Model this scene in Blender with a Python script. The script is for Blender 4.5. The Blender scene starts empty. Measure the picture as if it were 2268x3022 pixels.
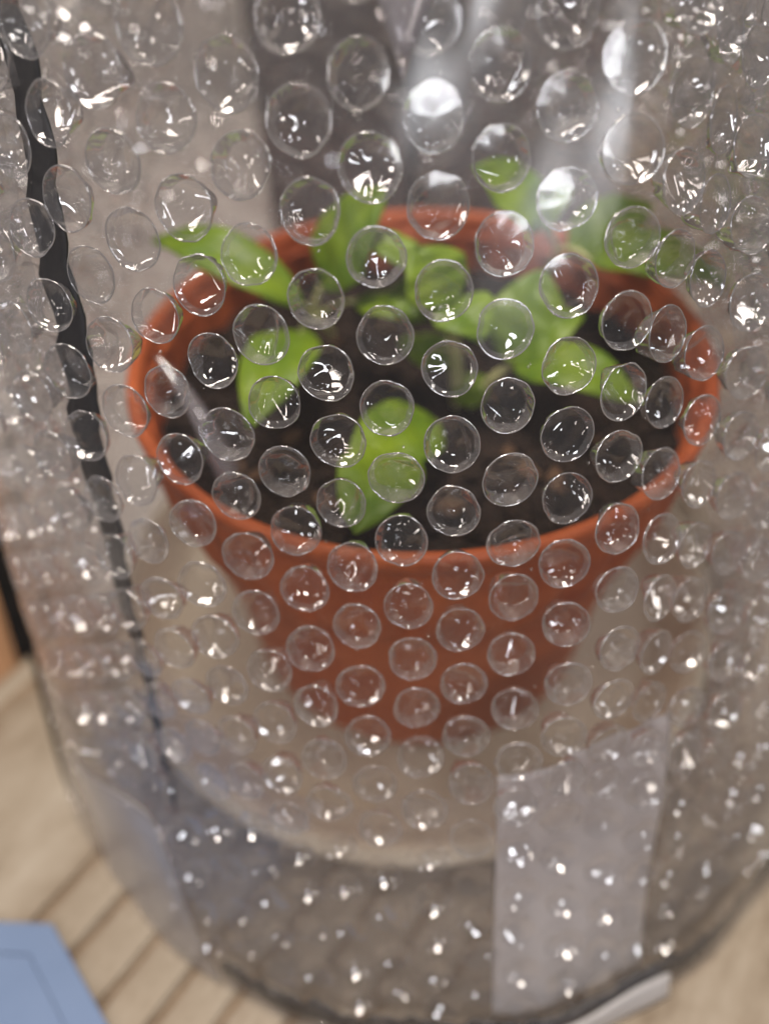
import bpy, bmesh, math, random
import numpy as np
from mathutils import Vector, Matrix, noise

random.seed(7)
rng = np.random.default_rng(7)
scn = bpy.context.scene
C = scn.collection
R = math.radians

# ------------------------------------------------------------------ camera
CAM = Vector((-0.009995, -0.158912, 0.215207))
FW = Vector((0.0, 0.686073, -0.727533)).normalized()
RT_ = Vector((0.999107, -0.030731, -0.028983)).normalized()
UP_ = RT_.cross(FW).normalized()
FPX = 2270.0                       # focal length in photograph pixels (2268 x 3022)
cd = bpy.data.cameras.new('camera')
cd.sensor_fit = 'VERTICAL'
cd.lens = 5.6
cd.sensor_height = 5.6 * 3022 / FPX
cd.sensor_width = 5.6 * 2268 / FPX
cd.clip_start = 0.005
cd.clip_end = 50
cd.dof.use_dof = True
cd.dof.focus_distance = 0.120
cd.dof.aperture_fstop = 1.15
cam = bpy.data.objects.new('camera', cd)
C.objects.link(cam)
m = Matrix((RT_, UP_, -FW)).transposed().to_4x4()
m.translation = CAM
cam.matrix_world = m
scn.camera = cam

# ------------------------------------------------------------------ world, lamps, exposure
w = bpy.data.worlds.new('World')
scn.world = w
w.use_nodes = True
bg = w.node_tree.nodes['Background']
bg.inputs[0].default_value = (0.78, 0.75, 0.76, 1)
bg.inputs[1].default_value = 0.16


def lamp(name, loc, target, size, power, col, sy=None):
    ld = bpy.data.lights.new(name, 'AREA')
    ld.shape = 'RECTANGLE'
    ld.size = size
    ld.size_y = sy or size
    ld.energy = power
    ld.color = col
    o = bpy.data.objects.new(name, ld)
    C.objects.link(o)
    o.location = loc
    d = Vector(target) - Vector(loc)
    o.rotation_euler = d.to_track_quat('-Z', 'Y').to_euler()
    return o


lamp('ceiling_lamp', (-0.12, 0.10, 1.22), (0, 0, 0.1), 0.32, 24, (1.0, 0.90, 0.79))
lamp('front_lamp', (0.25, -1.05, 0.84), (0, 0, 0.15), 0.26, 6.0, (0.95, 0.96, 1.0), 0.26)
lamp('side_lamp', (-1.0, -0.45, 0.80), (0, 0, 0.1), 0.28, 5.0, (1.0, 0.90, 0.80))  # this and the next: unseen lights added for more glints on the bubbles
lamp('side_lamp', (0.9, 0.05, 0.95), (0, 0, 0.1), 0.28, 5.0, (1.0, 0.93, 0.86))

scn.view_settings.view_transform = 'Standard'
scn.view_settings.look = 'None'
scn.view_settings.exposure = -0.28
scn.view_settings.gamma = 1.0
scn.view_settings.use_curve_mapping = False
cy = scn.cycles
cy.use_denoising = True
cy.transparent_max_bounces = 64
cy.max_bounces = 5
cy.glossy_bounces = 2
cy.diffuse_bounces = 2
cy.transmission_bounces = 8
cy.sample_clamp_indirect = 6.0
cy.use_adaptive_sampling = True
cy.adaptive_threshold = 0.04
cy.light_sampling_threshold = 0.03
cy.caustics_reflective = False


# ------------------------------------------------------------------ helpers
def at(px, py, z):
    """Point of the place at height z that the photograph shows at this pixel."""
    d = FW + RT_ * ((px - 1134) / FPX) - UP_ * ((py - 1511) / FPX)
    t = (z - CAM.z) / d.z
    return CAM + d * t


def new_mesh(name, verts, faces, smooth=True):
    me = bpy.data.meshes.new(name)
    me.from_pydata([tuple(v) for v in verts], [], faces)
    if smooth:
        me.polygons.foreach_set('use_smooth', [True] * len(me.polygons))
    me.update()
    return me


def obj(name, me, mat=None, parent=None):
    o = bpy.data.objects.new(name, me)
    C.objects.link(o)
    if mat and not me.materials:
        me.materials.append(mat)
    if parent:
        o.parent = parent
    return o


def bm_obj(name, bm, mat=None, parent=None, smooth=False):
    me = bpy.data.meshes.new(name)
    bm.to_mesh(me)
    bm.free()
    if smooth:
        me.polygons.foreach_set('use_smooth', [True] * len(me.polygons))
    return obj(name, me, mat, parent)


def empty(name, loc=(0, 0, 0)):
    o = bpy.data.objects.new(name, None)
    o.empty_display_size = 0.02
    C.objects.link(o)
    o.location = loc
    return o


def tag(o, label=None, cat=None, group=None, kind=None):
    if label:
        o['label'] = label
    if cat:
        o['category'] = cat
    if group:
        o['group'] = group
    if kind:
        o['kind'] = kind
    return o


def lathe(profile, seg=96, rfun=None, close=False):
    vs, fs = [], []
    n = len(profile)
    for i in range(seg):
        a = 2 * math.pi * i / seg
        for k, (r, z) in enumerate(profile):
            rr = r + (rfun(a, k, r, z) if rfun else 0)
            vs.append((rr * math.cos(a), rr * math.sin(a), z))
    for i in range(seg):
        j = (i + 1) % seg
        for k in range(n - 1 + (1 if close else 0)):
            k2 = (k + 1) % n
            fs.append((i * n + k, j * n + k, j * n + k2, i * n + k2))
    return vs, fs


def nt(name):
    mt = bpy.data.materials.new(name)
    mt.use_nodes = True
    t = mt.node_tree
    t.nodes.clear()
    out = t.nodes.new('ShaderNodeOutputMaterial')
    return mt, t, out


def N(t, typ, **kw):
    n = t.nodes.new(typ)
    for k, v in kw.items():
        if k in n.inputs.keys():
            n.inputs[k].default_value = v
        else:
            setattr(n, k, v)
    return n


def ramp(t, fac, stops):
    r = t.nodes.new('ShaderNodeValToRGB')
    el = r.color_ramp.elements
    while len(el) < len(stops):
        el.new(0.5)
    for e, (pos, col) in zip(el, stops):
        e.position = pos
        e.color = col if len(col) == 4 else (*col, 1)
    t.links.new(fac, r.inputs[0])
    return r


def coords(t, scale=(1, 1, 1), rot=(0, 0, 0), kind='Object'):
    tc = t.nodes.new('ShaderNodeTexCoord')
    mp = t.nodes.new('ShaderNodeMapping')
    mp.inputs['Scale'].default_value = scale
    mp.inputs['Rotation'].default_value = rot
    t.links.new(tc.outputs[kind], mp.inputs[0])
    return mp.outputs[0]


# ------------------------------------------------------------------ materials
def film_material(name, tint, refl, haze, rough, bump, bscale, hazecol=(0.74, 0.71, 0.76), edge=0.62, power=3.6, ehaze=0.2):
    """Thin clear plastic: straight-through light, angle dependent gloss, a little milky scatter."""
    mt, t, out = nt(name)
    lw = N(t, 'ShaderNodeLayerWeight', Blend=0.5)
    bp = None
    if bump:
        co = coords(t)
        nz = N(t, 'ShaderNodeTexNoise', Scale=bscale, Detail=2.0, Roughness=0.55)
        t.links.new(co, nz.inputs['Vector'])
        bp = N(t, 'ShaderNodeBump', Strength=bump, Distance=0.0006)
        t.links.new(nz.outputs['Fac'], bp.inputs['Height'])
    pw = N(t, 'ShaderNodeMath', operation='POWER')
    t.links.new(lw.outputs['Facing'], pw.inputs[0])
    pw.inputs[1].default_value = power
    ma = N(t, 'ShaderNodeMath', operation='MULTIPLY_ADD')
    t.links.new(pw.outputs[0], ma.inputs[0])
    ma.inputs[1].default_value = edge
    ma.inputs[2].default_value = refl
    tr = N(t, 'ShaderNodeBsdfTransparent', Color=(*tint, 1))
    gl = N(t, 'ShaderNodeBsdfGlossy', Color=(1, 1, 1, 1), Roughness=rough)
    if bp:
        t.links.new(bp.outputs['Normal'], gl.inputs['Normal'])
    df = N(t, 'ShaderNodeBsdfDiffuse', Color=(*hazecol, 1))
    tl = N(t, 'ShaderNodeBsdfTranslucent', Color=(*hazecol, 1))
    sc = N(t, 'ShaderNodeMixShader', Fac=0.5)
    t.links.new(df.outputs[0], sc.inputs[1])
    t.links.new(tl.outputs[0], sc.inputs[2])
    hz = N(t, 'ShaderNodeMixShader')
    hm = N(t, 'ShaderNodeMath', operation='MULTIPLY_ADD', use_clamp=True)
    t.links.new(pw.outputs[0], hm.inputs[0])
    hm.inputs[1].default_value = ehaze
    hm.inputs[2].default_value = haze
    t.links.new(hm.outputs[0], hz.inputs[0])
    t.links.new(tr.outputs[0], hz.inputs[1])
    t.links.new(sc.outputs[0], hz.inputs[2])
    mx = N(t, 'ShaderNodeMixShader')
    t.links.new(ma.outputs[0], mx.inputs[0])
    t.links.new(hz.outputs[0], mx.inputs[1])
    t.links.new(gl.outputs[0], mx.inputs[2])
    t.links.new(mx.outputs[0], out.inputs[0])
    return mt


M = {}
M['film'] = film_material('clear_film', (0.955, 0.95, 0.96), 0.038, 0.026, 0.20, 0, 0)
M['film_hem'] = film_material('doubled_film', (0.95, 0.95, 0.955), 0.05, 0.18, 0.22, 0, 0, (0.84, 0.81, 0.80))
M['bubble'] = film_material('bubble_plastic', (0.975, 0.975, 0.98), 0.13, 0.006, 0.075, 0, 0, edge=0.80, power=2.4, ehaze=0.2)
M['pressed'] = film_material('pressed_bubble', (0.975, 0.975, 0.98), 0.17, 0.016, 0.08, 0, 0, edge=0.45, power=3.0, ehaze=0.10)
M['drum'] = film_material('bubble_wall', (0.94, 0.94, 0.95), 0.20, 0.12, 0.10, 0, 0, (0.84, 0.83, 0.86), edge=0.75, power=2.0, ehaze=0.25)
M['cap'] = film_material('taut_film', (0.985, 0.985, 0.985), 0.035, 0.0, 0.11, 0, 0)
M['weld'] = film_material('weld_bead', (0.9, 0.9, 0.92), 0.30, 0.38, 0.10, 0, 0, (0.85, 0.83, 0.86))
M['tape'] = film_material('frosted_tape', (0.93, 0.92, 0.93), 0.03, 0.70, 0.30, 0.6, 130.0, (0.95, 0.93, 0.94))
M['tape_thin'] = film_material('thin_frosted_tape', (0.93, 0.92, 0.93), 0.05, 0.13, 0.30, 0.4, 160.0, (0.86, 0.85, 0.87))
M['tape_edge'] = film_material('white_tape', (0.9, 0.9, 0.9), 0.04, 0.62, 0.35, 0.3, 200.0, (0.9, 0.88, 0.9))
M['stake'] = film_material('clear_strip', (0.85, 0.84, 0.87), 0.12, 0.30, 0.12, 0.3, 120.0)


def principled(name, stops, scale, rough=0.5, detail=4.0, bump=0.0, bdist=0.001, spec=0.5, stretch=(1, 1, 1), rot=(0, 0, 0), bscale=None, kind='Object'):
    mt, t, out = nt(name)
    co = coords(t, stretch, rot, kind)
    nz = N(t, 'ShaderNodeTexNoise', Scale=scale, Detail=detail, Roughness=0.6)
    t.links.new(co, nz.inputs['Vector'])
    rp = ramp(t, nz.outputs['Fac'], stops)
    b = N(t, 'ShaderNodeBsdfPrincipled', Roughness=rough)
    b.inputs['Specular IOR Level'].default_value = spec
    t.links.new(rp.outputs[0], b.inputs['Base Color'])
    if bump:
        n2 = N(t, 'ShaderNodeTexNoise', Scale=bscale or scale * 4, Detail=5.0)
        t.links.new(co, n2.inputs['Vector'])
        bp = N(t, 'ShaderNodeBump', Strength=bump, Distance=bdist)
        t.links.new(n2.outputs['Fac'], bp.inputs['Height'])
        t.links.new(bp.outputs['Normal'], b.inputs['Normal'])
    t.links.new(b.outputs[0], out.inputs[0])
    return mt


M['pot'] = principled('terracotta_plastic', [(0.3, (0.40, 0.078, 0.020)), (0.7, (0.56, 0.135, 0.036))], 60, 0.5, bump=0.15, bdist=0.0004, spec=0.35)
M['soil'] = principled('potting_soil', [(0.3, (0.008, 0.005, 0.004)), (0.6, (0.03, 0.018, 0.012)), (0.8, (0.07, 0.04, 0.025))], 220, 0.95, 6, 0.9, 0.002, 0.2)
M['chip'] = principled('bark', [(0.3, (0.05, 0.028, 0.016)), (0.7, (0.16, 0.09, 0.05))], 200, 0.9, bump=0.5, bdist=0.001, spec=0.2)
mt, t, out = nt('cream_plank')
co = coords(t, (1, 0.45, 1))
nz = N(t, 'ShaderNodeTexNoise', Scale=42.0, Detail=8.0, Roughness=0.65)
t.links.new(co, nz.inputs['Vector'])
rp = ramp(t, nz.outputs['Fac'], [(0.36, (0.12, 0.086, 0.055)), (0.48, (0.225, 0.183, 0.137)), (0.64, (0.30, 0.258, 0.208))])
gx = N(t, 'ShaderNodeTexCoord')
sx = N(t, 'ShaderNodeSeparateXYZ')
t.links.new(gx.outputs['Generated'], sx.inputs[0])
ed = ramp(t, sx.outputs['X'], [(0.0, (1, 1, 1)), (0.16, (0.35, 0.35, 0.35)), (0.40, (0, 0, 0)), (0.90, (0, 0, 0)), (1.0, (0.7, 0.7, 0.7))])
n3 = N(t, 'ShaderNodeTexNoise', Scale=95.0, Detail=5.0)
t.links.new(coords(t), n3.inputs['Vector'])
n3r = ramp(t, n3.outputs['Fac'], [(0.35, (0.25, 0.25, 0.25)), (0.65, (1, 1, 1))])
mu = N(t, 'ShaderNodeMath', operation='MULTIPLY')
t.links.new(ed.outputs[0], mu.inputs[0])
t.links.new(n3r.outputs[0], mu.inputs[1])
mxc = N(t, 'ShaderNodeMix', data_type='RGBA')
t.links.new(mu.outputs[0], mxc.inputs['Factor'])
t.links.new(rp.outputs[0], mxc.inputs[6])
mxc.inputs[7].default_value = (0.13, 0.085, 0.05, 1)
b = N(t, 'ShaderNodeBsdfPrincipled', Roughness=0.6)
b.inputs['Specular IOR Level'].default_value = 0.3
t.links.new(mxc.outputs[2], b.inputs['Base Color'])
bp = N(t, 'ShaderNodeBump', Strength=0.35, Distance=0.0008)
t.links.new(n3.outputs['Fac'], bp.inputs['Height'])
t.links.new(bp.outputs['Normal'], b.inputs['Normal'])
t.links.new(b.outputs[0], out.inputs[0])
M['plank'] = mt
M['seam'] = principled('seam_dirt', [(0.3, (0.12, 0.08, 0.048)), (0.7, (0.20, 0.14, 0.09))], 120, 0.8)
M['saucer'] = principled('cream_plastic', [(0.3, (0.66, 0.57, 0.43)), (0.7, (0.74, 0.66, 0.52))], 25, 0.42, bump=0.08, bdist=0.0004, spec=0.45)
M['blue'] = principled('blue_card', [(0.3, (0.105, 0.155, 0.265)), (0.7, (0.118, 0.170, 0.285))], 70, 0.6, bump=0.12, bdist=0.0003, spec=0.3)
M['blue_line'] = principled('blue_fold', [(0.3, (0.07, 0.13, 0.30)), (0.7, (0.09, 0.15, 0.33))], 70, 0.6)
M['black'] = principled('black_plastic', [(0.3, (0.006, 0.006, 0.008)), (0.7, (0.014, 0.015, 0.019))], 90, 0.5, bump=0.2, bdist=0.0005)
M['glint_black'] = principled('black_glitter', [(0.42, (0.006, 0.006, 0.008)), (0.62, (0.02, 0.021, 0.026)), (0.75, (0.16, 0.15, 0.15))], 420, 0.25, bump=0.8, bdist=0.001, bscale=520, spec=0.8)
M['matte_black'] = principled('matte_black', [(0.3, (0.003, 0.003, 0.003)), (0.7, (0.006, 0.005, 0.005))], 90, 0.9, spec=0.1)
M['brown'] = principled('brown_wood', [(0.3, (0.16, 0.075, 0.03)), (0.7, (0.26, 0.13, 0.055))], 30, 0.55, stretch=(1, 0.15, 1), bump=0.2, bdist=0.0006)
M['wall'] = principled('beige_wall', [(0.3, (0.30, 0.275, 0.255)), (0.7, (0.37, 0.34, 0.32))], 6, 0.9, bump=0.2, bdist=0.001, bscale=200)
M['grey'] = principled('grey_card', [(0.3, (0.050, 0.045, 0.049)), (0.7, (0.08, 0.073, 0.077))], 10, 0.8)

mt, t, out = nt('young_leaf')
co = coords(t)
nz = N(t, 'ShaderNodeTexNoise', Scale=90.0, Detail=4.0)
t.links.new(co, nz.inputs['Vector'])
rp = ramp(t, nz.outputs['Fac'], [(0.3, (0.085, 0.170, 0.004)), (0.7, (0.215, 0.315, 0.007))])
b = N(t, 'ShaderNodeBsdfPrincipled', Roughness=0.45)
b.inputs['Specular IOR Level'].default_value = 0.35
t.links.new(rp.outputs[0], b.inputs['Base Color'])
bp = N(t, 'ShaderNodeBump', Strength=0.25, Distance=0.0008)
t.links.new(nz.outputs['Fac'], bp.inputs['Height'])
t.links.new(bp.outputs['Normal'], b.inputs['Normal'])
tl = N(t, 'ShaderNodeBsdfTranslucent', Color=(0.24, 0.35, 0.008, 1))
mx = N(t, 'ShaderNodeMixShader', Fac=0.3)
t.links.new(b.outputs[0], mx.inputs[1])
t.links.new(tl.outputs[0], mx.inputs[2])
t.links.new(mx.outputs[0], out.inputs[0])
M['leaf'] = mt
M['stem'] = principled('pale_stem', [(0.3, (0.40, 0.42, 0.15)), (0.7, (0.52, 0.50, 0.24))], 120, 0.5)

# ------------------------------------------------------------------ the surface underneath: cream boards
DIR = Vector((0.61, 0.792, 0)).normalized()        # the boards run this way
NRM = Vector((DIR.y, -DIR.x, 0))                   # across the boards
ANG = math.atan2(DIR.y, DIR.x) - math.pi / 2

base = bm_obj('tabletop', bmesh.new(), None)
bm = bmesh.new()
bmesh.ops.create_cube(bm, size=1, matrix=Matrix.Translation((0.55, 0.0, -0.0096)) @ Matrix.Diagonal((1.29, 2.4, 0.016, 1)))
bm.to_mesh(base.data)
bm.free()
base.data.materials.append(M['seam'])
base.rotation_euler.z = ANG
base['kind'] = 'structure'


def plank(n0, n1, top, tilt=0.0):
    """One board lying across the tabletop from n0 to n1 (metres across), in the tabletop's own axes."""
    bm = bmesh.new()
    L = 1.2
    wd = n1 - n0
    bmesh.ops.create_cube(bm, size=1, matrix=Matrix.Diagonal((wd, L, 0.005, 1)))
    bmesh.ops.bevel(bm, geom=[e for e in bm.edges], offset=min(0.0009, wd * 0.2), segments=3, affect='EDGES')
    o = bm_obj('plank', bm, M['plank'], base, False)
    o.location = ((n0 + n1) / 2, 0.1, top - 0.0025)
    o.rotation_euler.y = tilt
    return o


edges = [-0.0955, -0.0855, -0.0240, -0.0100, 0.0045, 0.0175, 0.0305, 0.0440, 0.0570, 0.0705, 0.0840, 0.0975]
for i in range(len(edges) - 1):
    tl_ = 0.0 if i < 2 else (0.010 if i % 2 else -0.008)
    plank(edges[i] + 0.0007, edges[i + 1] - 0.0007, -0.0002 - (0.0 if i != 0 else 0.0012) - (0.0004 if i % 2 else 0.0), tl_)
x0 = 0.0979
for wd in (0.062, 0.075, 0.08, 0.08, 0.09, 0.09, 0.1, 0.1, 0.1, 0.1, 0.1):
    plank(x0, x0 + wd - 0.0008, -0.0004)
    x0 += wd

# what lies beyond the left edge of the boards
fl = bm_obj('floor', bmesh.new(), None)
bm = bmesh.new()
bmesh.ops.create_cube(bm, size=1, matrix=Matrix.Translation((0, 0.2, -0.045)) @ Matrix.Diagonal((5, 5, 0.02, 1)))
bm.to_mesh(fl.data)
bm.free()
fl.data.materials.append(M['wall'])
fl['kind'] = 'structure'


def slab(name, pts, z0, z1, mat, bev=0.0008, parent=None):
    bm = bmesh.new()
    vs = [bm.verts.new((p[0], p[1], z0)) for p in pts]
    f = bm.faces.new(vs)
    if f.normal.z > 0:
        f.normal_flip()
    r = bmesh.ops.extrude_face_region(bm, geom=[f])
    for v in r['geom']:
        if isinstance(v, bmesh.types.BMVert):
            v.co.z = z1
    bmesh.ops.recalc_face_normals(bm, faces=bm.faces)
    if bev:
        bmesh.ops.bevel(bm, geom=list(bm.edges), offset=bev, segments=2, affect='EDGES')
    return bm_obj(name, bm, mat, parent)


o = slab('black_strip', [(-0.1335, -0.0165), (-0.1200, -0.0000), (-0.172, 0.110), (-0.200, 0.102)], -0.034, -0.001, M['matte_black'])
tag(o, 'matte black bar just beyond the board edge, left of the wrap', 'bar')
o = slab('wooden_board', [(-0.26, -0.20), (-0.1345, -0.0180), (-0.201, 0.102), (-0.26, 0.125)], -0.034, -0.010, M['brown'], 0.002)
tag(o, 'brown wooden board beside the black bar at the left edge', 'board')

wl = slab('wall', [(-1.5, 0.60), (1.5, 0.60), (1.5, 0.64), (-1.5, 0.64)], -0.034, 1.4, M['wall'], 0)
wl['kind'] = 'structure'
o = slab('grey_box', [(-0.060, 0.205), (0.105, 0.195), (0.110, 0.265), (-0.055, 0.275)], 0.0004, 0.22, M['grey'], 0.003)
tag(o, 'dark grey box standing behind the wrapped pot', 'box')

# ------------------------------------------------------------------ blue card at the lower left
card = empty('blue_card', (-0.10, -0.11, 0.0))
tag(card, 'light blue card with cut corner and a folded line at lower left', 'card')
A0, A1, A2 = Vector((-0.17, -0.0925)), Vector((-0.0995, -0.0975)), Vector((-0.0700, -0.1320))
outer = [(-0.17, -0.0925), (-0.0995, -0.0978), (-0.0655, -0.1380), (-0.0655, -0.19), (-0.17, -0.19)]
inner = [(-0.17, -0.1000), (-0.1033, -0.1045), (-0.0745, -0.1390), (-0.0745, -0.181), (-0.17, -0.181)]
inner2 = [(-0.17, -0.10018), (-0.10338, -0.10468), (-0.07468, -0.1391), (-0.07468, -0.1808), (-0.17, -0.1808)]
off = Vector((-0.10, -0.11, 0))


def loc_pts(pts):
    return [(p[0] - off.x, p[1] - off.y) for p in pts]


def ring_slab(name, po, pi, z0, z1, mat, parent):
    bm = bmesh.new()
    n = len(po)
    rows = []
    for z in (z0, z1):
        rows.append([bm.verts.new((*p, z)) for p in po])
        rows.append([bm.verts.new((*p, z)) for p in pi])
    o0, i0, o1, i1 = rows
    for k in range(n):
        j = (k + 1) % n
        bm.faces.new((o1[k], o1[j], i1[j], i1[k]))
        bm.faces.new((o0[k], i0[k], i0[j], o0[j]))
        bm.faces.new((o0[k], o0[j], o1[j], o1[k]))
        bm.faces.new((i0[k], i1[k], i1[j], i0[j]))
    bmesh.ops.recalc_face_normals(bm, faces=bm.faces)
    return bm_obj(name, bm, mat, parent)


ring_slab('border', loc_pts(outer), loc_pts(inner), 0.0006, 0.0020, M['blue'], card)
slab('inner_panel', loc_pts(inner2), 0.0005, 0.0019, M['blue'], 0.0002, card)
slab('backing', loc_pts([(p[0] * 0.999, p[1] * 1.002) for p in inner]), 0.0002, 0.0005, M['blue_line'], 0, card)

# ------------------------------------------------------------------ saucer
sau = empty('saucer', (-0.002, 0.0025, 0.0))
tag(sau, 'round cream plastic saucer under the terracotta pot', 'saucer')
prof = [(0.0, 0.0030), (0.060, 0.0030), (0.078, 0.0034), (0.084, 0.0050), (0.0885, 0.0160), (0.0900, 0.0178), (0.0925, 0.0184), (0.0948, 0.0176), (0.0952, 0.0160),
        (0.0940, 0.0145), (0.0860, 0.0050), (0.0790, 0.0012), (0.0, 0.0012)]
prof[0], prof[-1] = (0.0002, 0.0030), (0.0002, 0.0012)
prof.insert(1, (0.030, 0.0030))
vs, fs = lathe(prof, 128)
obj('dish', new_mesh('dish', vs, fs), M['saucer'], sau)
bead = [(0.0925 + 0.0009 * math.cos(a), 0.0186 + 0.0007 * math.sin(a)) for a in [k * math.pi / 4 for k in range(8)]]
vs, fs = lathe(bead, 128, close=True)
obj('rim', new_mesh('rim', vs, fs), M['saucer'], sau)

# ------------------------------------------------------------------ pot
pot = empty('flower_pot', (0, 0, 0.0031))
tag(pot, 'terracotta coloured plastic flower pot with ribbed collar inside the wrap', 'flower pot')
zr = 0.1045
prof = [(0.0612, 0.0), (0.0600, 0.0008), (0.0585, 0.0028), (0.0617, 0.0705), (0.0630, 0.0705), (0.0596, 0.0), (0.0612, 0.0)]
body = [(0.0002, 0.0008), (0.0500, 0.0008), (0.0530, 0.0), (0.0541, 0.0010), (0.0545, 0.003), (0.0575, 0.040), (0.0602, 0.0712)]
vs, fs = lathe(body, 120)
obj('body', new_mesh('body', vs, fs), M['pot'], pot)
NRIB = 36


def rib(a, k, r, z):
    if 0.073 < z < 0.098 and r > 0.0653:
        s = math.cos(a * NRIB)
        return 0.0009 * max(-1, min(1, s * 3.0))
    return 0


collar = [(0.0605, 0.0712), (0.0640, 0.0694), (0.0649, 0.0700), (0.0652, 0.0725), (0.0656, 0.0745), (0.0676, 0.085), (0.0684, 0.0965), (0.0690, 0.0990), (0.0698, 0.1000), (0.0702, 0.1030), (0.0698, 0.1041),
          (0.0688, 0.1045), (0.0674, 0.1040), (0.0668, 0.1028), (0.0660, 0.0950), (0.0640, 0.0720), (0.0600, 0.050)]
vs, fs = lathe(collar, 36 * 8, rib)
obj('collar', new_mesh('collar', vs, fs), M['pot'], pot)
# faint moulded steps on the inside wall
vs, fs = lathe([(0.0668, 0.0985), (0.0655, 0.0980), (0.0655, 0.0972), (0.0668, 0.0966)], 120)
obj('inner_step', new_mesh('inner_step', vs, fs), M['pot'], pot)

# ------------------------------------------------------------------ soil
ZS = 0.0925
vs, fs = [(0, 0, 0)], []
rings, seg = 44, 120
for i in range(1, rings + 1):
    r = 0.0652 * i / rings
    for k in range(seg):
        a = 2 * math.pi * k / seg
        vs.append((r * math.cos(a), r * math.sin(a), 0))
vv = []
for v in vs:
    p = Vector(v)
    h = 0.0030 * noise.fractal(p * 75, 1.0, 2.0, 4) + 0.0012 * noise.noise(p * 420) + 0.0008 * noise.noise(p * 800)
    edge = max(0, (p.length - 0.055) / 0.010)
    vv.append((p.x, p.y, ZS + h - 0.002 * edge))
for k in range(seg):
    fs.append((0, 1 + k, 1 + (k + 1) % seg))
for i in range(rings - 1):
    for k in range(seg):
        a0 = 1 + i * seg + k
        a1 = 1 + i * seg + (k + 1) % seg
        fs.append((a0, a0 + seg, a1 + seg, a1))
soil = obj('potting_soil', new_mesh('potting_soil', vv, fs), M['soil'])
tag(soil, 'dark crumbly potting soil filling the terracotta pot', 'soil', kind='stuff')


def lump_mesh(name, seed, sub=1, sc=(1, 1, 0.7), am=0.35):
    bm = bmesh.new()
    bmesh.ops.create_icosphere(bm, subdivisions=sub, radius=1)
    for v in bm.verts:
        n = 1 + am * noise.noise(v.co * 1.3 + Vector((seed * 3.1, seed, 0)))
        v.co = Vector((v.co.x * sc[0], v.co.y * sc[1], v.co.z * sc[2])) * n
    me = bpy.data.meshes.new(name)
    bm.to_mesh(me)
    bm.free()
    return me


cv, cf = [], []
lm = [lump_mesh('crumb', s) for s in range(6)]
ldat = [([v.co.copy() for v in l.vertices], [tuple(p.vertices) for p in l.polygons]) for l in lm]
for i in range(1500):
    r = 0.0635 * math.sqrt(random.random())
    a = random.random() * 6.283
    s = random.choice((0.0006, 0.0008, 0.001, 0.0012, 0.0019))
    M4 = Matrix.Translation((r * math.cos(a), r * math.sin(a), ZS + random.uniform(-0.0005, 0.0018))) @ Matrix.Rotation(random.random() * 6.28, 4, Vector((random.random(), random.random(), 1))) @ Matrix.Scale(s, 4)
    V_, F_ = random.choice(ldat)
    o0 = len(cv)
    cv += [M4 @ v for v in V_]
    cf += [tuple(k + o0 for k in f) for f in F_]
cr = obj('soil_crumbs', new_mesh('soil_crumbs', cv, cf, False), M['soil'])
tag(cr, 'loose dark soil crumbs scattered over the pot surface', 'soil', kind='stuff')

chips = [(690, 1390, .0030), (770, 1400, .0022), (860, 1290, .0020), (1330, 1500, .0026), (1560, 1390, .0024), (1640, 1420, .0022), (1420, 760, .0024),
         (1660, 900, .0022), (1500, 1330, .0018), (960, 1480, .0020), (1880, 1130, .0018), (1760, 1300, .0020), (980, 1010, .0018)]
cm = [lump_mesh('bark_chip', 20 + s, 2, (1.5, 0.9, 0.45), 0.6) for s in range(4)]
for i, (px, py, s) in enumerate(chips):
    o = obj('bark_chip', cm[i % 4], M['chip'])
    p = at(px, py, ZS + 0.0018)
    o.location = p
    o.scale = (s, s, s)
    o.rotation_euler = (random.uniform(-.3, .3), random.uniform(-.3, .3), random.random() * 6)
    tag(o, 'small brown bark chip lying on the dark potting soil', 'bark chip', 'bark chips on the soil')


# ------------------------------------------------------------------ seedlings
def tube(pts, radii, seg=8):
    """Tapered tube through points."""
    vs, fs = [], []
    n = len(pts)
    for i, p in enumerate(pts):
        d = (pts[min(i + 1, n - 1)] - pts[max(i - 1, 0)]).normalized()
        x = d.cross(Vector((0.3, 1, 0.2))).normalized()
        y = d.cross(x)
        for k in range(seg):
            a = 2 * math.pi * k / seg
            vs.append(p + (x * math.cos(a) + y * math.sin(a)) * radii[i])
    for i in range(n - 1):
        for k in range(seg):
            j = (k + 1) % seg
            fs.append((i * seg + k, i * seg + j, (i + 1) * seg + j, (i + 1) * seg + k))
    fs.append(tuple(range(seg))[::-1])
    fs.append(tuple((n - 1) * seg + k for k in range(seg)))
    return vs, fs


def curve_pts(a, b, c, n=8):
    return [a * (1 - t) ** 2 + b * 2 * t * (1 - t) + c * t * t for t in [i / n for i in range(n + 1)]]


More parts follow.
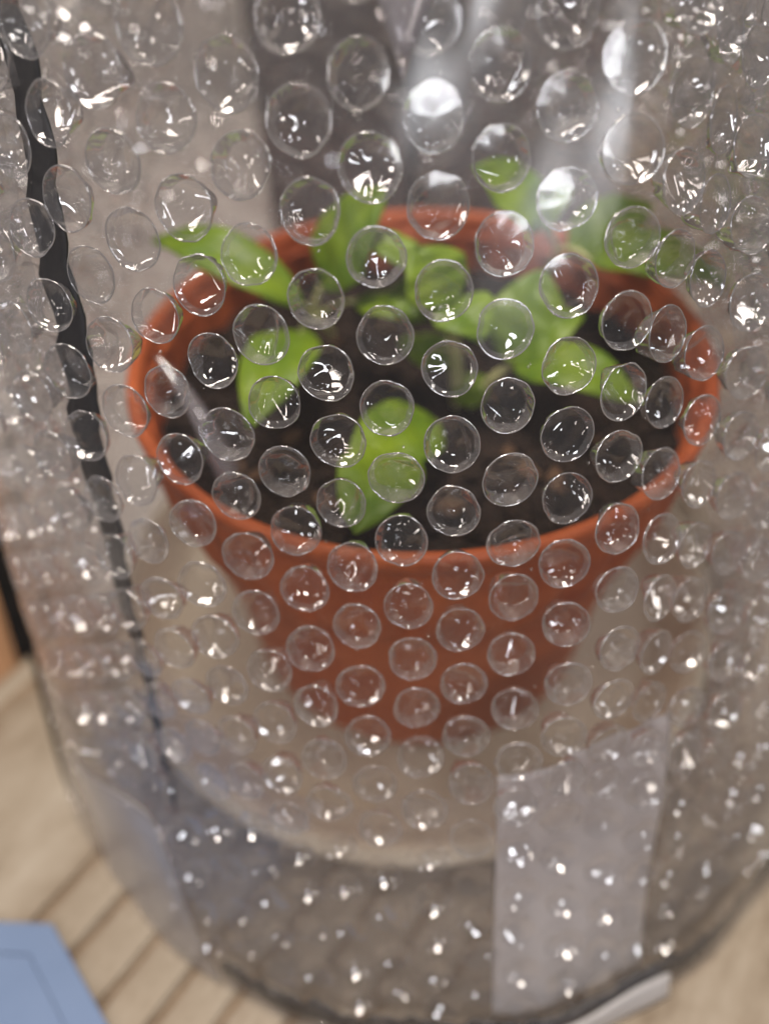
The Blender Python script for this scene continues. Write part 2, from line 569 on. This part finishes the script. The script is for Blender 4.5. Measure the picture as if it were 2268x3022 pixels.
def leaf_mesh(name, a, b, width, droop, seed, upv=Vector((0, -0.35, 1))):
    """Ovate blade from a to b with folded midrib, wavy margin, arched along its length; thin but solid."""
    rnd = random.Random(seed)
    L = (b - a).length
    d = (b - a).normalized()
    side = d.cross(upv).normalized()
    nr = side.cross(d).normalized()
    nu, nv = 14, 5
    top, fs = [], []
    ph = rnd.random() * 6
    for i in range(nu + 1):
        t = i / nu
        hw = width * 0.5 * (math.sin(math.pi * t ** 0.78) ** 0.75 if 0 < t < 1 else 0.0)
        hw = max(hw, 0.0006 if t < 0.5 else 0.0002)
        for k in range(-nv, nv + 1):
            s = k / nv
            arch = droop * L * (4 * t * (1 - t)) * 0.35
            fold = 0.16 * width * abs(s) * (1 - 0.3 * abs(s)) - 0.09 * width * s * s
            wave = 0.035 * width * math.sin(t * 11 + ph + s) * s * s + 0.02 * width * math.sin(t * 23 + 3 * s + ph)
            vein = -0.012 * width * abs(math.sin((t * 7 - abs(s) * 1.3) * math.pi)) * (1 - abs(s))
            top.append(a + d * (L * t) + side * (hw * s) + nr * (arch + fold + wave + vein))
    m = 2 * nv + 1
    for i in range(nu):
        for k in range(m - 1):
            fs.append((i * m + k, (i + 1) * m + k, (i + 1) * m + k + 1, i * m + k + 1))
    return new_mesh(name, top, fs)


def seedling(label, root, stem_pts, leaves):
    """stem_pts, leaves given as points of the place; parts are kept relative to the root."""
    e = empty('seedling', root)
    tag(e, label, 'seedling', 'seedlings in the pot')
    r0 = Vector(root)
    for pts, ra, rb in stem_pts:
        pts = [p - r0 for p in pts]
        n = len(pts)
        vs, fs = tube(pts, [ra + (rb - ra) * i / (n - 1) for i in range(n)])
        obj('stem', new_mesh('stem', vs, fs), M['stem'], e)
    for i, (a, b, wd, dr) in enumerate(leaves):
        o = obj('leaf', leaf_mesh('leaf', a - r0, b - r0, wd, dr, len(e.name) * 7 + i), M['leaf'], e)
        sm = o.modifiers.new('thickness', 'SOLIDIFY')
        sm.thickness = 0.0005
        sb = o.modifiers.new('smooth', 'SUBSURF')
        sb.levels = 1
        sb.render_levels = 1
    return e


def st(a, b, ra=0.0011, rb=0.0008, bend=(0, 0, 0.004)):
    return (curve_pts(a, (a + b) / 2 + Vector(bend), b), ra, rb)


# left seedling: four broad leaves from one node
g = at(985, 1000, ZS)
n_ = at(917, 955, 0.107)
seedling('seedling at left with one tall upright leaf and three spreading leaves', g,
         [st(g, n_, .0012, .0010), st(n_, at(890, 900, .117), .0008, .0007), st(n_, at(960, 830, .118), .0008, .0007), st(n_, at(1060, 890, .115), .0008, .0006), st(n_, at(880, 1010, .110), .0008, .0007)],
         [(at(960, 850, .117), at(1135, 555, .140), .0190, .25),
          (at(890, 905, .117), at(450, 715, .124), .0135, .5),
          (at(893, 985, .110), at(735, 1275, .111), .0165, .35),
          (at(1050, 895, .115), at(1265, 955, .116), .0080, .3)])
# centre seedling: tall pale stem with leaves on top
g = at(1352, 1195, ZS)
n_ = at(1322, 880, .122)
seedling('tallest seedling in the middle with a pale upright stem', g,
         [(curve_pts(g, at(1345, 1030, .108), n_), .0020, .0014), st(n_, at(1250, 800, .126), .0009, .0007), st(g, at(1400, 1180, ZS + .003), .0009, .0005)],
         [(at(1255, 805, .126), at(1060, 690, .130), .0085, .3),
          (at(1330, 895, .122), at(1215, 735, .132), .0175, .2),
          (at(1325, 890, .121), at(1425, 1010, .118), .0150, .4),
          (at(1320, 900, .119), at(1130, 880, .117), .0135, .4),
          (at(1340, 1080, .104), at(1180, 1010, .104), .0105, .3),
          (at(1345, 1185, .096), at(1440, 1120, .099), .0095, .2)])
# right seedling
g = at(1385, 1200, ZS)
n_ = at(1500, 1085, .104)
seedling('seedling right of the middle with a long leaf drooping to the right', g,
         [st(g, n_, .0012, .0010), st(n_, at(1530, 1060, .106), .0009, .0008)],
         [(at(1515, 1075, .106), at(1600, 800, .122), .0185, .3),
          (at(1520, 1080, .105), at(1885, 1195, .107), .0140, .55),
          (at(1510, 1070, .106), at(1720, 930, .116), .0120, .4)])
# back right seedling
g = at(1600, 870, ZS)
n_ = at(1640, 745, .112)
seedling('seedling at back right with leaves reaching over the pot rim', g,
         [st(g, n_, .0012, .0009), st(n_, at(1740, 775, .116), .0008, .0007), st(n_, at(1600, 660, .124), .0008, .0007)],
         [(at(1740, 775, .116), at(2135, 850, .114), .0150, .6),
          (at(1680, 745, .114), at(1925, 610, .124), .0165, .4),
          (at(1600, 665, .124), at(1390, 500, .138), .0185, .35),
          (at(1610, 680, .122), at(1690, 560, .134), .0100, .3)])
# front seedling: one big leaf towards the viewer
g = at(1290, 1270, ZS)
n_ = at(1270, 1265, .098)
seedling('small seedling at the front with two broad leaves by the rim', g,
         [st(g, n_, .0010, .0009)],
         [(at(1285, 1250, .099), at(1025, 1380, .103), .0185, .3),
          (at(1170, 1330, .101), at(1040, 1580, .1035), .0180, .3)])

# clear plastic strip standing against the pot's inner left side
pts_a = [at(455, 1050, .119), at(500, 1120, .116), at(555, 1220, .111), at(605, 1330, .104), at(650, 1440, .095)]
vs, fs = [], []
for i, p in enumerate(pts_a):
    inw = Vector((-p.x, -p.y, 0)).normalized() * (0.0030 + 0.0010 * i)
    for q in (p, p + Vector((0, 0, 0.0004)), p + inw + Vector((0, 0, -0.0035)), p + inw + Vector((0, 0, -0.0039))):
        vs.append(q)
for i in range(len(pts_a) - 1):
    for k in range(4):
        j = (k + 1) % 4
        fs.append((i * 4 + k, i * 4 + j, i * 4 + 4 + j, i * 4 + 4 + k))
o = obj('plastic_strip', new_mesh('plastic_strip', vs, fs), M['stake'])
tag(o, 'clear curved plastic strip at the inner left side of the pot', 'strip')

# thin black tapering line along the foot of the wrap at the left
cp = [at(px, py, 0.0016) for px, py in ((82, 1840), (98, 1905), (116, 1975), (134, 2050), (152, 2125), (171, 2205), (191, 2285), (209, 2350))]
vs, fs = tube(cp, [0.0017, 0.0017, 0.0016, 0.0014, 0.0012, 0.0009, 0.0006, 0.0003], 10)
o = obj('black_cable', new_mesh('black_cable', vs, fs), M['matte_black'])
tag(o, 'thin black line along the left foot of the wrap', 'cable')

# ------------------------------------------------------------------ bubble wrap
TX, TY, RB = 0.0036, -0.0076, 0.1206
KL, KR, KF, KB = 0.15, 0.36, 0.444, 0.14
ZTOP = 0.232
NS = 1081
PH = np.linspace(-math.pi * 1.5, math.pi * 0.5, NS)
CX, SY = np.cos(PH), np.sin(PH)


def section(z):
    a = np.where(CX < 0, RB - KL * z, RB - KR * z)
    b_ = np.where(SY < 0, RB - KF * z, RB - KB * z)
    X = TX + a * CX
    Y = TY + b_ * SY
    L = np.concatenate([[0], np.cumsum(np.hypot(np.diff(X), np.diff(Y)))])
    L -= L[NS // 2]
    return X, Y, L


_cache = {}


def sec(z):
    k = round(z, 5)
    if k not in _cache:
        _cache[k] = section(k)
    return _cache[k]


def crumple(s, z):
    """Slow dents of the sheet plus a soft fold right of the middle."""
    d = 0.0011 * math.sin(s * 62 + z * 21 + 0.7) * math.sin(z * 47 + s * 17) + 0.0006 * math.sin(s * 140 - z * 90)
    d += 0.0005 * noise.noise(Vector((s * 55, z * 30, 3.3))) + 0.00025 * noise.noise(Vector((s * 130, z * 75, 8.1)))
    up = min(1, max(0, (z - 0.05) / 0.08))
    d += 0.0022 * math.exp(-abs(s - 0.024) / 0.010) * up
    d += 0.0030 * math.exp(-abs(s - 0.066) / 0.012) * (0.4 + 0.6 * up)
    d -= 0.0020 * math.exp(-((s - 0.045) / 0.010) ** 2) * up
    return d


def sheet_point(s, z, off=0.0):
    X, Y, L = sec(z)
    x = float(np.interp(s, L, X))
    y = float(np.interp(s, L, Y))
    x2 = float(np.interp(s + 0.0015, L, X))
    y2 = float(np.interp(s + 0.0015, L, Y))
    x1 = float(np.interp(s - 0.0015, L, X))
    y1 = float(np.interp(s - 0.0015, L, Y))
    tx, ty = x2 - x1, y2 - y1
    l = math.hypot(tx, ty) or 1
    nx, ny = ty / l, -tx / l
    d = crumple(s, z) + off
    return Vector((x + nx * d, y + ny * d, z)), Vector((tx / l, ty / l, 0)), Vector((nx, ny, 0))


def sheet_frame(s, z):
    p, _, n0 = sheet_point(s, z)
    pu = sheet_point(s + 0.002, z)[0] - sheet_point(s - 0.002, z)[0]
    pv = sheet_point(s, z + 0.002)[0] - sheet_point(s, z - 0.002)[0]
    nrm = pu.cross(pv).normalized()
    if nrm.dot(n0) < 0:
        nrm.negate()
    u = pu.normalized()
    v = nrm.cross(u).normalized()
    u = v.cross(nrm)
    return p, u, v, nrm


wrap = empty('bubble_wrap', (TX, TY, 0))
tag(wrap, 'clear bubble wrap tube standing on the boards around the potted seedlings', 'bubble wrap')
W0 = Vector((TX, TY, 0))

# the film itself
zs = [0.0006 + (ZTOP - 0.0006) * i / 84 for i in range(85)]
ncol = 300
vs, fs = [], []
for z in zs:
    X, Y, L = sec(z)
    for k in range(ncol + 1):
        s = L[0] + (L[-1] - L[0]) * k / ncol
        s = min(max(s, L[0] + 0.0016), L[-1] - 0.0016)
        vs.append(sheet_point(s, z)[0] - W0)
for i in range(len(zs) - 1):
    for k in range(ncol):
        a = i * (ncol + 1) + k
        fs.append((a, a + 1, a + ncol + 2, a + ncol + 1))
obj('sheet', new_mesh('sheet', vs, fs), M['film'], wrap)


# one bubble: a short drum of film with a slack, creased end (towards +z of the mesh = into the tube)
def bubble_mesh(name, seed, seg=44, nwall=6, ntop=14, bead=True):
    rnd = random.Random(seed)
    r, h = 0.00425, 0.0030 + rnd.uniform(-0.0005, 0.0006)
    tilt = (rnd.uniform(-.14, .14), rnd.uniform(-.14, .14))
    creases = []                       # straight crease lines: flat facets between them
    for _ in range(rnd.randint(4, 6)):
        a = rnd.random() * 6.283
        creases.append((math.cos(a), math.sin(a), rnd.uniform(-0.65, 0.65) * r, rnd.uniform(0.14, 0.40) * rnd.choice((-1, 1, -1))))
    folds = []                         # shoulders that have slumped in
    for _ in range(rnd.randint(2, 5)):
        a = rnd.random() * 6.283
        folds.append((math.cos(a), math.sin(a), rnd.uniform(0.25, 0.75) * r, rnd.uniform(0.4, 1.2)))
    tucks = []                         # short sharp pleats running in from the rim
    for _ in range(rnd.randint(3, 6)):
        a = rnd.random() * 6.283
        tucks.append((math.cos(a), math.sin(a), rnd.uniform(0.15, 0.6) * r, rnd.uniform(0.0003, 0.0007), rnd.uniform(0.00035, 0.0008)))
    ang = sorted([rnd.random() * 6.283 for _ in range(rnd.randint(4, 7))])
    lob = rnd.uniform(0.015, 0.055)
    kink = (rnd.uniform(0.3, 1.3) if rnd.random() < 0.6 else rnd.random() * 6.283, rnd.uniform(0.01, 0.055))
    pa = rnd.random() * 6.283
    pb = rnd.random() * 6.283
    bulge = rnd.uniform(0.00010, 0.00030)

    def rim(a):
        k = 1 + lob * math.cos(2 * a + pa) * 0.5 + lob * 0.5 * math.cos(3 * a + pb)
        for q in ang:
            dd = abs((a - q + math.pi) % (2 * math.pi) - math.pi)
            k -= 0.055 * max(0, 1 - dd / 0.30)
        dd = abs((a - kink[0] + math.pi) % (2 * math.pi) - math.pi)
        k += kink[1] * max(0, 1 - dd / 0.45) ** 1.5
        return k

    def top_z(x, y):
        z = h * (1 + tilt[0] * x / r + tilt[1] * y / r)
        for cx, sy, d0, k in creases:
            z += k * (abs(x * cx + y * sy - d0) - 0.3 * r)
        for cx, sy, d0, sl in folds:
            z -= sl * max(0, x * cx + y * sy - d0) * 0.8
        for cx, sy, d0, dp, wd in tucks:
            al = x * cx + y * sy
            if al > d0:
                q = abs(-x * sy + y * cx)
                z -= dp * max(0, 1 - q / wd) * min(1, (al - d0) / (0.3 * r))
        z -= 0.00025 * (x * x + y * y) / (r * r)
        return min(max(z, 0.0007), 1.35 * h)

    vs, fs, mi = [], [], []
    for i in range(nwall + 1):
        t = i / nwall
        for k in range(seg):
            a = 2 * math.pi * k / seg
            br = r * (1.0 - 0.19 * t ** 1.3) * (1 + (rim(a) - 1) * (0.55 + 0.45 * t))
            x, y = br * math.cos(a), br * math.sin(a)
            zt = top_z(x * 0.95, y * 0.95) * 0.93
            wr = 0.00016 * math.sin(9 * a + pa + 3 * t + 2 * math.sin(2 * a + pb)) * math.sin(math.pi * t)
            vs.append((x + wr * math.cos(a), y + wr * math.sin(a), zt * t + 0.00005))
    for i in range(nwall):
        for k in range(seg):
            j = (k + 1) % seg
            fs.append((i * seg + k, i * seg + j, (i + 1) * seg + j, (i + 1) * seg + k))
            mi.append(3)
    base_i = nwall * seg
    for q in range(1, ntop):
        t = 1 - q / ntop
        o0 = len(vs)
        for k in range(seg):
            a = 2 * math.pi * k / seg
            br = r * 0.81 * rim(a) * t
            x, y = br * math.cos(a), br * math.sin(a)
            vs.append((x, y, top_z(x, y) + 0.00015 * (1 - t)))
        for k in range(seg):
            j = (k + 1) % seg
            fs.append((base_i + k, base_i + j, o0 + j, o0 + k))
            mi.append(0)
        base_i = o0
    vs.append((0, 0, top_z(0, 0)))
    for k in range(seg):
        fs.append((base_i + k, base_i + (k + 1) % seg, len(vs) - 1))
        mi.append(0)
    if bead:
        # outer cap: the sheet over the bubble, drawn in or pushed out a little
        sgn = -1
        for cap_r, cz in ((0.98, 0.35), (0.72, 0.75), (0.38, 0.95)):
            o0 = len(vs)
            for k in range(seg):
                a = 2 * math.pi * k / seg
                rk = r * cap_r * (1 + (rim(a) - 1) * 0.55)
                x, y = rk * math.cos(a), rk * math.sin(a)
                wz = 0.00016 * noise.noise(Vector((x * 420, y * 420, seed + 9)))
                vs.append((x, y, sgn * (0.00004 + bulge * cz) + wz * (1 - cap_r * 0.8)))
            if cap_r < 0.98:
                for k in range(seg):
                    j = (k + 1) % seg
                    fs.append((o0 - seg + k, o0 + k, o0 + j, o0 - seg + j))
                    mi.append(2)
        vs.append((0, 0, sgn * (0.00004 + bulge)))
        for k in range(seg):
            fs.append((o0 + k, len(vs) - 1, o0 + (k + 1) % seg))
            mi.append(2)
        # weld bead round the foot
        o0 = len(vs)
        for k in range(seg):
            a = 2 * math.pi * k / seg
            rr = r * (1 + (rim(a) - 1) * 0.55)
            wb = 0.00011 + 0.00006 * noise.noise(Vector((math.cos(a) * 2, math.sin(a) * 2, seed)))
            for dr, dz in ((-wb, 0), (0, -wb * 1.4), (wb, 0), (0, wb * 1.6)):
                vs.append(((rr + dr) * math.cos(a), (rr + dr) * math.sin(a), dz))
        for k in range(seg):
            j = (k + 1) % seg
            for q in range(4):
                q2 = (q + 1) % 4
                fs.append((o0 + k * 4 + q, o0 + j * 4 + q, o0 + j * 4 + q2, o0 + k * 4 + q2))
                mi.append(1)
    me = new_mesh(name, vs, fs)
    me.materials.append(M['bubble'])
    me.materials.append(M['weld'])
    me.materials.append(M['cap'])
    me.materials.append(M['drum'])
    me.polygons.foreach_set('material_index', mi)
    return me


NV = 24
hi = [bubble_mesh('bubble', 100 + i) for i in range(NV)]
lo = [bubble_mesh('bubble_far', 300 + i, 14, 2, 4, False) for i in range(8)]
lodat = [(np.array([v.co[:] for v in l.vertices]), [tuple(p.vertices) for p in l.polygons]) for l in lo]

spots = []
for j in range(-40, 41):
    rows = 24
    for k in range(-5, rows):
        z = (0.1815 if j % 2 == 0 else 0.1763) - 0.0105 * k
        if z < 0.006 or z > ZTOP - 0.004:
            continue
        X, Y, L = sec(z)
        s = -0.0126 + 0.00915 * j + 0.05 * (0.150 - z) + random.gauss(0, 0.00022)
        if s < L[0] + 0.004 or s > L[-1] - 0.004:
            continue
        zz = z + random.gauss(0, 0.00025)
        p, u, v, n = sheet_frame(s, zz)
        dv = p - CAM
        dep = dv.dot(FW)
        px = 1134 + FPX * dv.dot(RT_) / dep
        py = 1511 - FPX * dv.dot(UP_) / dep
        front = n.dot(CAM - p) > 0
        inside = -60 < px < 2330 and -60 < py < 3080
        size = (1 / dep ** 2) * (1.0 if front else 0.35) if inside else 0
        if p.y > 0.02 and z < 0.075:
            continue                    # wholly behind the pot and saucer
        spots.append((size, p, u, v, n))
spots.sort(key=lambda q: -q[0])
sv, sf = [], []
so = 0
pv_, pf_ = [], []
po = 0
n_single = 0
for i, (size, p, u, v, n) in enumerate(spots):
    rz = random.choice((0, 0, 0, 1)) * random.random() * 6.283 + random.gauss(0, 0.25) + math.pi
    u2 = u * math.cos(rz) + v * math.sin(rz)
    n = -n
    v2 = n.cross(u2)
    sc_ = random.uniform(0.97, 1.04)
    flat = 0.62 + 0.38 * min(1, max(0, (p.z - 0.048) / 0.03))        # pressed flat where the hem is doubled
    mw = Matrix((u2 * sc_, v2 * sc_ * 1.05, n * (random.uniform(0.85, 1.15) if random.random() < 0.9 else random.uniform(0.4, 0.6)) * flat)).transposed()
    if p.z < 0.056 and size > 0:
        V_, F_ = lodat[i % 8]
        q = V_ @ np.array(mw).T + np.array(p - W0 + n * 0.00012)
        pv_.append(q)
        pf_ += [tuple(a + po for a in f) for f in F_]
        po += len(q)
        continue
    n_single += 1
    if n_single <= 300 and size > 0:
        o = obj('bubble', hi[(i * 7 + i // NV) % NV], M['bubble'], wrap)
        m4 = mw.to_4x4()
        m4.translation = p - W0 + n * 0.00012
        o.matrix_local = m4
    else:
        V_, F_ = lodat[i % 8]
        A = np.array(mw)
        q = V_ @ A.T + np.array(p - W0 + n * 0.00012)
        sv.append(q)
        sf += [tuple(a + so for a in f) for f in F_]
        so += len(q)
# the second turn of the wrap: left, right and back, and the turned-up hem at the foot
def in_window(s, z):
    return -0.074 < s < 0.056 and z > 0.066 + 0.004 * math.sin(s * 60)


INNER = -0.0062
vs2, fs2, keep = [], [], {}
zs2 = [0.0015 + (ZTOP - 0.004) * i / 56 for i in range(57)]
for i, z in enumerate(zs2):
    L = sec(z)[2]
    for k in range(221):
        s = min(max(L[0] + (L[-1] - L[0]) * k / 220, L[0] + 0.0016), L[-1] - 0.0016)
        vs2.append(sheet_point(s, z, INNER + 0.0008 * math.sin(s * 90 + z * 50))[0] - W0)
        keep[(i, k)] = not in_window(s, z)
for i in range(56):
    for k in range(220):
        if keep[(i, k)] and keep[(i + 1, k + 1)]:
            a = i * 221 + k
            fs2.append((a, a + 1, a + 222, a + 221))
obj('inner_sheet', new_mesh('inner_sheet', vs2, fs2), M['film_hem'], wrap)
for j in range(-36, 37):
    for k in range(22):
        z = 0.008 + 0.0105 * k + (0.00525 if j % 2 else 0)
        if z > ZTOP - 0.006:
            continue
        L = sec(z)[2]
        s = 0.004 + 0.00915 * j
        if -0.078 < s < 0.058 or abs(s) > 0.20:
            continue
        if s < L[0] + 0.01 or s > L[-1] - 0.01 or in_window(s, z + 0.004) or in_window(s + 0.004, z) or in_window(s - 0.004, z):
            continue
        p, u, v, n = sheet_frame(s, z)
        q0 = p + n * INNER
        n = -n
        rz = random.random() * 6.283
        u2 = u * math.cos(rz) + v * math.sin(rz)
        A = np.array(Matrix((u2, n.cross(u2), n * 0.9)).transposed())
        V_, F_ = lodat[(j + k) % 8]
        q = V_ @ A.T + np.array(q0 - W0)
        sv.append(q)
        sf += [tuple(a + so for a in f) for f in F_]
        so += len(q)
o = obj('far_bubbles', new_mesh('far_bubbles', np.concatenate(sv).tolist(), sf), M['bubble'], wrap)
tag(o, kind='stuff')

o = obj('pressed_bubbles', new_mesh('pressed_bubbles', np.concatenate(pv_).tolist(), pf_), M['pressed'], wrap)
tag(o, 'bubbles pressed flat in the doubled hem at the foot', kind='stuff')

# pin-prick air pockets in the film between the bubbles
bm = bmesh.new()
for i in range(170):
    s = random.uniform(-0.075, 0.07)
    z = random.uniform(0.06, 0.192)
    p = sheet_point(s, z, 0.0001)[0] - W0
    bmesh.ops.create_icosphere(bm, subdivisions=1, radius=random.choice((0.00012, 0.00018, 0.00028)), matrix=Matrix.Translation(p))
o = bm_obj('air_pockets', bm, M['bubble'], wrap, True)
tag(o, kind='stuff')


def patch(name, col_fun, s0, s1, nu, nv, off, mat, thick=0.0002):
    """A piece lying on the film: for each s the lower and upper height."""
    vs, fs = [], []
    for i in range(nu + 1):
        s = s0 + (s1 - s0) * i / nu
        za, zb = col_fun(s)
        for k in range(nv + 1):
            z = za + (zb - za) * k / nv
            vs.append(sheet_point(s, z, off)[0] - W0)
    for i in range(nu):
        for k in range(nv):
            a = i * (nv + 1) + k
            fs.append((a, a + nv + 1, a + nv + 2, a + 1))
    o = obj(name, new_mesh(name, vs, fs), mat, wrap)
    sm = o.modifiers.new('thickness', 'SOLIDIFY')
    sm.thickness = thick
    sm.offset = 0
    return o


# black strip running up the inside of the film at the left
vs, fs = [], []
nb = 70
for i in range(nb + 1):
    z = 0.040 + (ZTOP - 0.042) * i / nb
    sc0 = -0.0715 + 0.055 * max(0, z - 0.11) + 0.0006 * math.sin(z * 190) + 0.0004 * math.sin(z * 530)
    wd = 0.0032 * (0.04 + 0.96 * min(1, (z - 0.039) / 0.075)) + 0.0004 * math.sin(z * 598) + 0.0002 * math.sin(z * 1130)
    for k in range(5):
        s = sc0 + (k - 2) / 2 * wd
        vs.append(sheet_point(s, z, -0.0046)[0] - W0)
for i in range(nb):
    for k in range(4):
        a = i * 5 + k
        fs.append((a, a + 1, a + 6, a + 5))
o = obj('black_edging', new_mesh('black_edging', vs, fs), M['black'], wrap)
o['label'] = 'narrow black strip running up inside the film at the left'
sm = o.modifiers.new('thickness', 'SOLIDIFY')
sm.thickness = 0.0005


def edging_foot(s):
    q = 0.0006 * math.sin(s * 310) + 0.0004 * math.sin(s * 870)
    return 0.0040 + 0.5 * q, 0.0086 + q + 0.0005 * math.sin(s * 520) + 0.0004 * math.sin(s * 1370)


o = patch('black_edging', edging_foot, -0.0600, 0.1250, 180, 3, -0.0004, M['glint_black'], 0.0003)
o['label'] = 'narrow black strip round the foot of the film'


def tape_r(s):
    if s < 0.019:
        top = 0.0690
    elif s < 0.022:
        top = 0.0690 + (s - 0.019) * 0.8
    else:
        top = 0.0712 + (s - 0.022) * 0.03 + 0.0003 * math.sin(s * 640) + 0.0004 * math.sin(s * 271)
    return 0.0035, top


o = patch('tape_patch', tape_r, 0.0066, 0.0462, 40, 34, -0.0044, M['tape'])
o['label'] = 'frosted white tape patch with ragged top at lower right of the wrap'


def tape_foot(s):
    return 0.0008, 0.0068 + 0.0006 * math.sin(s * 190)


o = patch('tape_foot', tape_foot, 0.0080, 0.0500, 40, 4, 0.0014, M['tape_edge'], 0.0006)
o['label'] = 'white opaque tape edge along the foot of the wrap'


def tape_l(s):
    return 0.0012, 0.044 - 0.25 * max(0, -0.085 - s) - 0.042 * max(0, (s + 0.074) / 0.0128) ** 1.3


o = patch('tape_patch', tape_l, -0.1040, -0.0612, 34, 22, 0.0004, M['tape_thin'])
o['label'] = 'frosted tape patch tapering to a point at lower left of the wrap'

# turned-over corner of film at the top
pts = [sheet_point(-0.0185, 0.205, 0.0045)[0], sheet_point(-0.0125, 0.192, 0.0045)[0], sheet_point(-0.0088, 0.1815, 0.0040)[0], sheet_point(-0.0040, 0.192, 0.0052)[0], sheet_point(0.004, 0.206, 0.006)[0]]
bm = bmesh.new()
f = bm.faces.new([bm.verts.new(p - W0) for p in pts])
bmesh.ops.triangulate(bm, faces=[f])
bmesh.ops.subdivide_edges(bm, edges=bm.edges, cuts=3, use_grid_fill=True)
for v in bm.verts:
    v.co += Vector((0, -1, 0.3)) * 0.0006 * noise.noise(v.co * 260)
o = bm_obj('film_flap', bm, M['stake'], wrap, True)
sm = o.modifiers.new('thickness', 'SOLIDIFY')
sm.thickness = 0.0002
